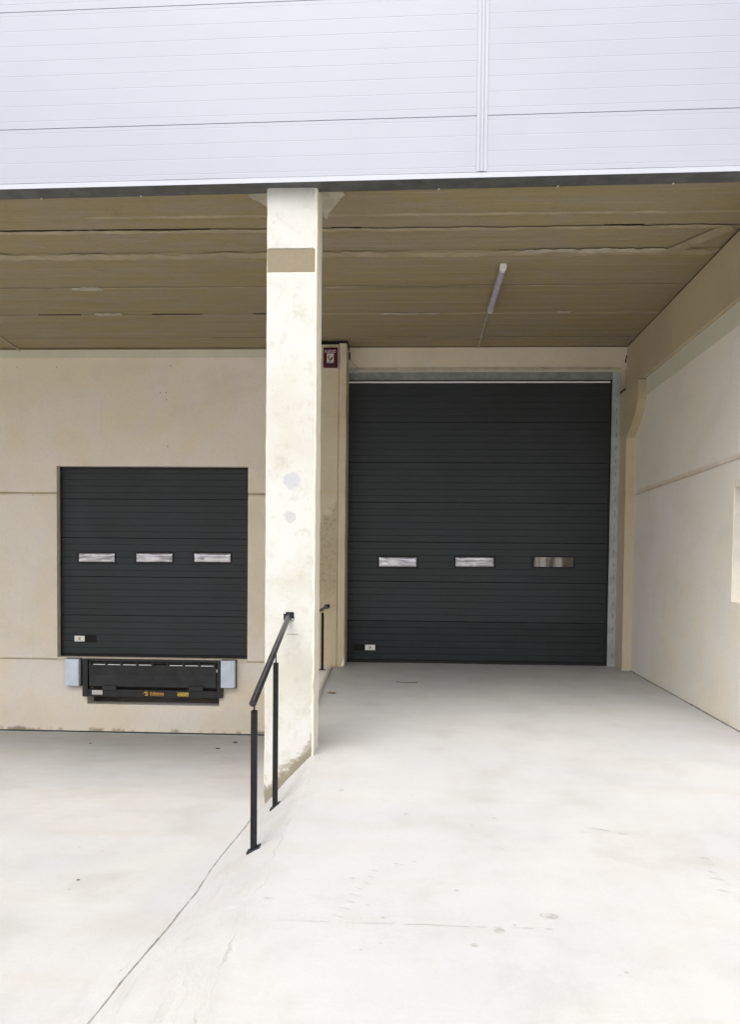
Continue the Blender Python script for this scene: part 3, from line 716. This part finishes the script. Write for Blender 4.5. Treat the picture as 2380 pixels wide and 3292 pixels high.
# ------------------------------------------------------------------ doors
def section_door(th, x0, x1, zjs, y, z_top, groove=6, low='door'):
    for a, b in zip(zjs, zjs[1:]):
        b2 = min(b, z_top); poly = [(y+.04, a+.001), (y+.008, a+.001), (y, a+.007)]
        step = (b-a)/groove; z = a+step
        while z < b2-.02:
            if z < b-.01: poly += [(y, z-.0045), (y+.0034, z-.001), (y+.0034, z+.001), (y, z+.0055)]
            z += step
        poly += [(y, b2-.006), (y+.010, b2-.001), (y+.04, b2-.001)]
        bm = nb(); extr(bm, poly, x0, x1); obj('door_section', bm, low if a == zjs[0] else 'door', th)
    bm = nb(); box(bm, x0, x1, y+.012, y+.06, zjs[0]-.01, z_top); obj('core', bm, 'void', th)
def door_window(th, xa, xb_, za, zb_, y, dark=False):
    fr = nb(); w0, r_ = .028, .016
    def rr(x0, x1, z0, z1, r_):
        pts = []
        for cx, cz, a0 in ((x1-r_, z1-r_, 0), (x0+r_, z1-r_, 90), (x0+r_, z0+r_, 180), (x1-r_, z0+r_, 270)):
            for k in range(4): a = R(a0+30*k); pts.append((cx+r_*math.cos(a), cz+r_*math.sin(a)))
        return pts
    O, I = rr(xa, xb_, za, zb_, .022), rr(xa+w0, xb_-w0, za+w0*.8, zb_-w0*.8, .006)
    lay = []
    for pts, yy in ((O, y-.001), (rr(xa+.003, xb_-.003, za+.003, zb_-.003, .02), y-.012), (rr(xa+w0-.004, xb_-w0+.004, za+w0*.8-.004, zb_-w0*.8+.004, .008), y-.012), (I, y-.001)):
        lay.append([fr.verts.new((px, yy, pz)) for px, pz in pts])
    n = len(O)
    for A, B in zip(lay, lay[1:]):
        for i in range(n): fr.faces.new((A[i], A[(i+1) % n], B[(i+1) % n], B[i]))
    f = obj('window_frame', fr, 'rubber', th)
    bm = nb(); nx, nz = 28, 10; g = []
    x0, x1, z0, z1 = xa+w0-.002, xb_-w0+.002, za+w0*.8-.002, zb_-w0*.8+.002; sd = xa*3.1
    for i in range(nx+1):
        row = []
        for j in range(nz+1):
            u, v = i/nx, j/nz; e = min(u, 1-u)*(x1-x0); e2 = min(v, 1-v)*(z1-z0)
            bow = (1-(1-min(1, e/.03))**2)*(1-(1-min(1, e2/.03))**2)
            yy = y-.0015-.011*bow*(.0 if dark else 1)-.0015*noise.noise(Vector((u*3+sd, v*2, 0)))
            row.append(bm.verts.new((x0+(x1-x0)*u, yy, z0+(z1-z0)*v)))
        g.append(row)
    for i in range(nx):
        for j in range(nz): bm.faces.new((g[i][j], g[i+1][j], g[i+1][j+1], g[i][j+1]))
    obj('pane', bm, 'pane_reflection' if dark else 'pane', f, smooth=True)
def lock(th, xa, xb_, za, zb_, y, plate_left):
    bm = nb(); box(bm, xa, xb_, y-.004, y+.004, za, zb_, .002); r_ = obj('handle_recess', bm, 'void', th)
    bm = nb(); w_ = (xb_-xa); px0, px1 = (xa+.006, xa+w_*.48) if plate_left else (xb_-w_*.48, xb_-.006)
    box(bm, px0, px1, y-.012, y-.003, za+.012, zb_-.010, .003); pl = obj('lock_plate', bm, 'white', r_)
    bm = nb(); cx = (px0+px1)/2; box(bm, cx-.018, cx+.016, y-.017, y-.011, za+.038, zb_-.034, .002); obj('latch', bm, 'brass', r_)
    bm = nb(); box(bm, cx-.05, cx+.05, y-.014, y-.0115, za+.022, za+.026); obj('latch_slot', bm, 'galv', r_)

dd = thing('dock_door', (-4.16, 11.93, .02), 'dark grey sectional dock door in a recess above the leveller, three pale panes', 'door')
DYL = 11.93
section_door(dd, OX0-.05, OX1+.05, [.055, .688, 1.316, 1.944, 2.573, 3.2], DYL, 3.2)
bm = nb(); box(bm, OX0-.02, OX1+.02, DYL-.004, DYL+.04, .01, .052, .006); obj('bottom_seal', bm, 'rubber', dd)
bm = nb(); box(bm, OX0+.001, OX0+.02, DYL-.02, DYL-.001, .02, 3.08, .003); obj('side_seal', bm, 'rubber', dd)
bm = nb(); box(bm, OX0+.01, OX1-.005, DYL-.02, DYL-.001, 3.055, 3.083, .003); obj('top_seal', bm, 'rubber', dd)
for a, b, z0, z1 in ((-5.437, -4.789, 1.531, 1.716), (-4.486, -3.837, 1.539, 1.723), (-3.532, -2.887, 1.546, 1.731)): door_window(dd, a, b, z0, z1, DYL)
lock(dd, -5.485, -5.12, .243, .358, DYL, True)

rd = thing('ramp_door', (1.0, 11.8, 0), 'tall dark grey sectional ramp door with a galvanised frame, three small windows', 'door')
DYR = 11.80
section_door(rd, -1.12, 3.16, [.045, .665, 1.290, 1.912, 2.535, 3.160, 3.788, 4.42], DYR, 4.395, low='door_reflection_band')
bm = nb(); box(bm, -1.10, 3.09, DYR-.004, DYR+.04, -.02, .042, .006); obj('bottom_seal', bm, 'rubber', rd)
bm = nb(); box(bm, -1.03, 3.06, DYR-.012, DYR+.02, 4.398, 4.420, .002); obj('top_strip', bm, 'white', rd)
bm = nb(); box(bm, -1.05, 3.10, DYR+.03, DYR+.06, 4.40, 4.50); obj('top_seal', bm, 'void', rd)
bm = nb(); extr(bm, [(-.0, 0)]+[], 0, 1) if False else None
extr(bm, [(DYR-.035, 4.452), (DYR-.035, 4.556), (DYR+.02, 4.556), (DYR+.02, 4.44), (DYR-.01, 4.44), (DYR-.01, 4.452)], -1.10, 3.07); obj('header_rail', bm, 'galv_dull', rd)
bm = nb()
extr(bm, [(3.078, DYR+.02), (3.078, DYR-.03), (3.100, DYR-.03), (3.100, DYR-.042), (3.198, DYR-.042), (3.198, DYR+.02)], -.03, 4.545, 'Z'); obj('side_rail', bm, 'galv', rd)
bm = nb()
for k in range(22): box(bm, 3.146, 3.152, DYR-.044, DYR-.0415, .15+k*.2, .15+k*.2+.05+.03*random.random())
obj('rail_slots', bm, 'steel_dark', rd)
bm = nb(); box(bm, 3.05, 3.079, DYR-.018, DYR+.01, -.01, 4.44, .004); obj('side_seal', bm, 'rubber', rd)
bm = nb(); box(bm, -1.06, -1.028, DYR-.05, DYR+.02, -.03, 4.56, .004); obj('side_rail', bm, 'galv', rd)
for a, b, z0, z1, dk in ((-.533, .113, 1.500, 1.693, 0), (.672, 1.327, 1.511, 1.704, 0), (1.895, 2.560, 1.522, 1.715, 1)): door_window(rd, a, b, z0, z1, DYR, dk)
lock(rd, -.895, -.548, .183, .292, DYR, False)

# ------------------------------------------------------------------ dock leveller
lv = thing('dock_leveller', (-4.13, 11.74, -.6), 'black steel dock leveller hanging in the wall below the smaller door', 'dock leveller')
LX0, LX1, LY = -5.262, -2.985, 11.73
def lx(t): return LX0+(LX1-LX0)*t
bm = nb(); box(bm, LX0, LX0+.088, LY-.01, LY+.09, -.612, -.005, .003); obj('side_post', bm, 'steel_dark', lv)
bm = nb(); box(bm, LX1-.088, LX1, LY-.01, LY+.09, -.600, -.005, .003); obj('side_post', bm, 'steel_dark', lv)
bm = nb(); box(bm, LX0+.088, LX1-.088, LY+.0, LY+.07, -.61, -.492, .004); bb = obj('bottom_beam', bm, 'steel_dark', lv)
bm = nb(); box(bm, LX0+.06, LX1-.06, LY+.02, LY+.4, -.038, -.004, .004); obj('platform_edge', bm, 'lip', lv)
bm = nb(); box(bm, LX0+.09, LX1-.09, LY+.045, LY+.38, -.47, -.05); obj('backing', bm, 'void', lv)
bm = nb(); extr(bm, [(LY+.012, -.445), (LY+.006, -.26), (LY-.014, -.10), (LY-.006, -.088), (LY+.01, -.092), (LY+.024, -.26), (LY+.03, -.445)], LX0+.105, LX1-.105)
lip = obj('lip_plate', bm, 'lip', lv)
bm = nb(); tube(bm, (LX0+.12, LY+.012, -.066), (LX1-.12, LY+.012, -.066), .010, 10); obj('hinge_rod', bm, 'steel_dark', lip)
for k in range(9):
    x = LX0+.115+k*(LX1-LX0-.26)/8; bm = nb(); box(bm, x, x+.035, LY-.016, LY+.03, -.095, -.044, .004); obj('hinge_knuckle', bm, 'steel_dark', lip)
for k in range(8):
    x0_ = LX0+.155+k*(LX1-LX0-.26)/8; bm = nb(); box(bm, x0_+(.012 if k else .03), x0_+.225, LY-.0145, LY-.008, -.0945, -.0835)
    if k != 4: obj('hinge_strip', bm, 'white', lip)
    else: bm.free()
for a, b, z0, z1 in ((-4.93, -4.70, -.50, -.428), (-3.53, -3.295, -.492, -.42)):
    bm = nb(); box(bm, a, b, LY-.03, LY+.03, z0, z1, .004); obj('lip_keeper', bm, 'lip', lv)
bm = nb(); box(bm, -3.085, -3.06, LY-.02, LY+.0, -.19, -.14, .004); obj('catch', bm, 'galv', lv)
bm = nb(); box(bm, -5.108, -4.936, LY-.003, LY+.001, -.578, -.508, .001); l1 = obj('label_plate', bm, 'label', bb)
bm = nb()
for r_ in range(3): box(bm, -5.09, -4.96+.01*r_, LY-.0042, LY-.0028, -.527-.018*r_, -.521-.018*r_)
obj('print', bm, 'galv', l1)
bm = nb(); box(bm, -3.712, -3.535, LY-.003, LY+.001, -.582, -.524, .001); l2 = obj('label_plate', bm, 'yellow', bb)
l2['label'] = 'yellow warning label'
bm = nb()
for (a, b, c, d) in ((-3.70, -3.66, -.545, -.535), (-3.69, -3.65, -.57, -.562), (-3.64, -3.635, -.575, -.53), (-3.625, -3.60, -.548, -.54), (-3.622, -3.598, -.566, -.556), (-3.583, -3.579, -.575, -.53), (-3.57, -3.548, -.552, -.545), (-3.565, -3.545, -.571, -.563)):
    box(bm, a, b, LY-.0042, LY-.0028, c, d)
obj('print', bm, 'ink', l2)
text('lettering', 'Inkema', .066, 'orange', bb, (-4.045, LY-.001, -.541), width=.225, bold=.0012, shear=.15)
bm = nb()
for k in range(8): box(bm, -4.160+k*.029, -4.137+k*.029, LY-.002, LY+.0, -.582, -.576)
obj('lettering', bm, 'yellow', bb)
bm = nb()     # ball-with-swoosh emblem left of the name
def arc(bm, cx, cz, r0_, r1_, a0, a1, y):
    pts = [(cx+r0_*math.cos(R(a0+(a1-a0)*k/12)), cz+r0_*math.sin(R(a0+(a1-a0)*k/12))) for k in range(13)] + [(cx+r1_*math.cos(R(a1+(a0-a1)*k/12)), cz+r1_*math.sin(R(a1+(a0-a1)*k/12))) for k in range(13)]
    extr(bm, pts, y-.002, y, 'Y')
arc(bm, -4.222, -.550, .036, .022, 165, 10, LY); arc(bm, -4.222, -.550, .036, .018, -20, -120, LY); arc(bm, -4.228, -.551, .016, .005, 150, -60, LY); box(bm, -4.275, -4.266, LY-.002, LY, -.553, -.545)
obj('emblem', bm, 'orange', bb)
# bumpers
for k, (a, b, z0, z1, lab) in enumerate(((-5.53, -5.295, -.437, -.003, 'pale blue grey dock bumper on the left side of the leveller'), (-3.0+.0, -2.775, -.430, .006, 'pale blue grey dock bumper on the right side of the leveller'))):
    bt = thing('dock_bumper', ((a+b)/2, 11.78, z0), lab, 'bumper', 'dock bumpers either side of the leveller')
    bm = nb(); box(bm, a-.006, b+.006, 11.755, 11.796, z0-.012, z1+.006, .003); obj('back_plate', bm, 'steel_dark', bt)
    bm = nb(); box(bm, a, b, 11.66, 11.757, z0, z1, .016, 3); obj('pad', bm, 'bumper', bt, smooth=True)

# ------------------------------------------------------------------ drain grate at the wall foot
dg_ = thing('drain_grate', (-5, 11.7, -1.18), 'narrow slotted drain channel along the foot of the dock wall', 'drain')
bm = nb(); 
def zLs(y): return zL(y)
for a, b in ((11.50, 11.515), (11.665, 11.68)): box(bm, -9, -1.41, a, b, -1.172, zL(a)+.007)
obj('channel_edge', bm, 'galv', dg_)
bm = nb(); box(bm, -9, -1.41, 11.515, 11.665, -1.20, zL(11.6)+.0045); obj('channel_void', bm, 'void', dg_)
bm = nb(); x = -9.0
while x < -1.42: box(bm, x, x+.009, 11.515, 11.665, -1.170, zL(11.6)+.0062); x += .045
obj('grate_bars', bm, 'steel_dark', dg_)

# ------------------------------------------------------------------ fire sign
fs = thing('fire_sign', (-1.25, 11.36, 4.5), 'dark red FUEGO fire alarm box high on the pilaster under the soffit', 'sign')
bm = nb(); box(bm, -1.358, -1.145, 11.30, 11.37, 4.515, 4.808, .012, 2); obj('case', bm, 'red', fs, smooth=True)
bm = nb(); box(bm, -1.335, -1.168, 11.296, 11.302, 4.533, 4.548, .002); obj('slot', bm, 'ink', fs)
text('lettering', 'FUEGO', .064, 'signwhite', fs, (-1.2515, 11.2985, 4.745), width=.170, bold=.0005)
bm = nb(); box(bm, -1.303, -1.200, 11.2965, 11.301, 4.573, 4.712, .001); lb = obj('label_plate', bm, 'label', fs)
def shield(sc_, dx=0):
    return [(-1.2515+sc_*a, 4.647+sc_*b) for a, b in ((-1, .9), (0, 1), (1, .9), (.98, .2), (.8, -.35), (.4, -.85), (0, -1.05), (-.4, -.85), (-.8, -.35), (-.98, .2))]
bm = nb(); extr(bm, shield(.042), 11.2955, 11.297, 'Y'); obj('emblem', bm, 'ink', lb)
bm = nb(); extr(bm, [(-1.289, 4.682), (-1.2525, 4.686), (-1.2525, 4.640), (-1.262, 4.615), (-1.275, 4.62), (-1.286, 4.645)], 11.2945, 11.296, 'Y'); obj('emblem_field', bm, 'gold', lb)
bm = nb(); extr(bm, [(-1.2515, 4.684), (-1.222, 4.681), (-1.216, 4.668), (-1.236, 4.655), (-1.248, 4.63), (-1.2515, 4.65)], 11.2945, 11.296, 'Y'); obj('emblem_highlight', bm, 'label', lb)
bm = nb()
for k, (x, w_) in enumerate(((-1.292, .03), (-1.258, .02), (-1.234, .025))): box(bm, x, x+w_, 11.2955, 11.297, 4.590, 4.597)
for k, (x, w_) in enumerate(((-1.295, .02), (-1.27, .035), (-1.23, .022))): box(bm, x, x+w_, 11.2955, 11.297, 4.579, 4.585)
obj('print', bm, 'ink', lb)
# dark gap over the pilaster head
bm = nb(); box(bm, -1.5, -1.0, 11.42, 11.79, 4.886, 4.935); obj('head_gap', bm, 'void', pi)

# ------------------------------------------------------------------ lamp and conduits
cl = thing('batten_light', (1.0, 9.3, 4.94), 'unlit pale batten light fixed under the soffit in front of the ramp door', 'ceiling light')
bm = nb(); box(bm, .980, 1.032, 8.63, 9.99, 4.905, 4.937, .004); obj('housing', bm, 'white', cl)
bm = nb(); pr_ = [(1.006+.036*math.cos(R(a)), 4.905+.052*math.sin(R(a))) for a in range(180, 361, 15)]+[(1.04, 4.918), (.972, 4.918)]
extr(bm, pr_, 8.66, 9.975, 'Y'); obj('diffuser', bm, 'lamp', cl, smooth=True)
for a, b in ((8.615, 8.66), (9.975, 10.0)):
    bm = nb(); pr_ = [(1.006+.039*math.cos(R(q)), 4.905+.056*math.sin(R(q))) for q in range(180, 361, 15)]+[(1.040, 4.936), (.972, 4.936)]
    extr(bm, pr_, a, b, 'Y'); obj('end_cap', bm, 'white', cl)
def conduit(label, pts, clips):
    t_ = thing('conduit', pts[0], label, 'conduit', 'conduits under the soffit')
    bm = nb()
    for a, b in zip(pts, pts[1:]): tube(bm, a, b, .011, 12)
    obj('pipe', bm, 'conduit', t_, smooth=True)
    for c in clips:
        bm = nb(); box(bm, c[0]-.02, c[0]+.02, c[1]-.008, c[1]+.008, c[2]-.014, c[2]+.012, .003); obj('clip', bm, 'conduit', t_)
conduit('thin conduit running from the batten light back to the lintel', [(.998, 10.0, 4.926), (1.002, 11.73, 4.926), (1.002, 11.733, 4.90)], [(1.0, 10.5, 4.93), (1.0, 11.2, 4.93)])
conduit('thin conduit in the upper left corner between soffit and dock wall', [(-6.15, 9.6, 4.926), (-6.305, 11.78, 4.926), (-6.305, 11.785, 4.90)], [(-6.22, 10.6, 4.93)])

# ------------------------------------------------------------------ litter
def leafy(x, y, n, label, mat, cat, s=.03):
    bm = nb()
    for i in range(n):
        cx, cy = x+random.gauss(0, s), y+random.gauss(0, s*.6); a = random.random()*6.3; l = random.uniform(.012, .03); z = gz(cx, cy)+.004
        p = [(-l, 0, 0), (-.3*l, -.4*l, .004), (l*.6, -.3*l, .010), (l, 0, .004), (.5*l, .4*l, .001), (-.4*l, .35*l, .008)]
        q = [Vector(v) for v in p]; m = Matrix.Rotation(a, 4, 'Z')
        vv = [bm.verts.new((m @ v)+Vector((cx, cy, z))) for v in q]; bm.faces.new(vv)
        ww = [bm.verts.new((m @ v)+Vector((cx, cy, z+.0015))) for v in q]; bm.faces.new(ww[::-1])
    return tag(obj('leaf_litter', bm, mat), label, cat)
leafy(-.99, 9.25, 9, 'small heap of dry brown leaf scraps on the ramp against the upstand', 'leaf', 'leaves', .05)
def chip(x, y, s, label):
    bm = nb(); bmesh.ops.create_icosphere(bm, subdivisions=2, radius=s, matrix=Matrix.Translation((x, y, gz(x, y)+s*.35)) @ Matrix.Diagonal((1.5, 1, .35, 1)))
    for v in bm.verts: v.co += Vector((noise.noise(v.co*40), noise.noise(v.co*37+Vector((5, 0, 0))), 0))*s*.5
    tag(obj('stone_chip', bm, 'chip'), label, 'stone', 'stone chips on the dock floor')
chip(-2.53, 10.68, .026, 'dark stone chip on the dock floor nearest the drain and column')
chip(-2.608, 10.006, .022, 'dark stone chip on the dock floor just in front of the other near the column')
chip(-4.509, 10.3, .014, 'small dark chip on the dock floor left of centre below the leveller')
chip(-1.976, 4.336, .008, 'lone dark chip on the bright floor at lower left')
bm = nb(); pts = [(-.172+.28*k/10, 10.09-.035*math.sin(math.pi*k/10)) for k in range(11)]
pts = [(-.185, 10.15)]+pts
for a, b in zip(pts, pts[1:]): tube(bm, (*a, gz(*a)+.004), (*b, gz(*b)+.004), .0035, 6)
tag(obj('wire', bm, 'steel_dark'), 'thin bent wire lying on the ramp in front of the big door', 'wire')

for o in list(bpy.data.objects):
    if '_b' in o: del o['_b']
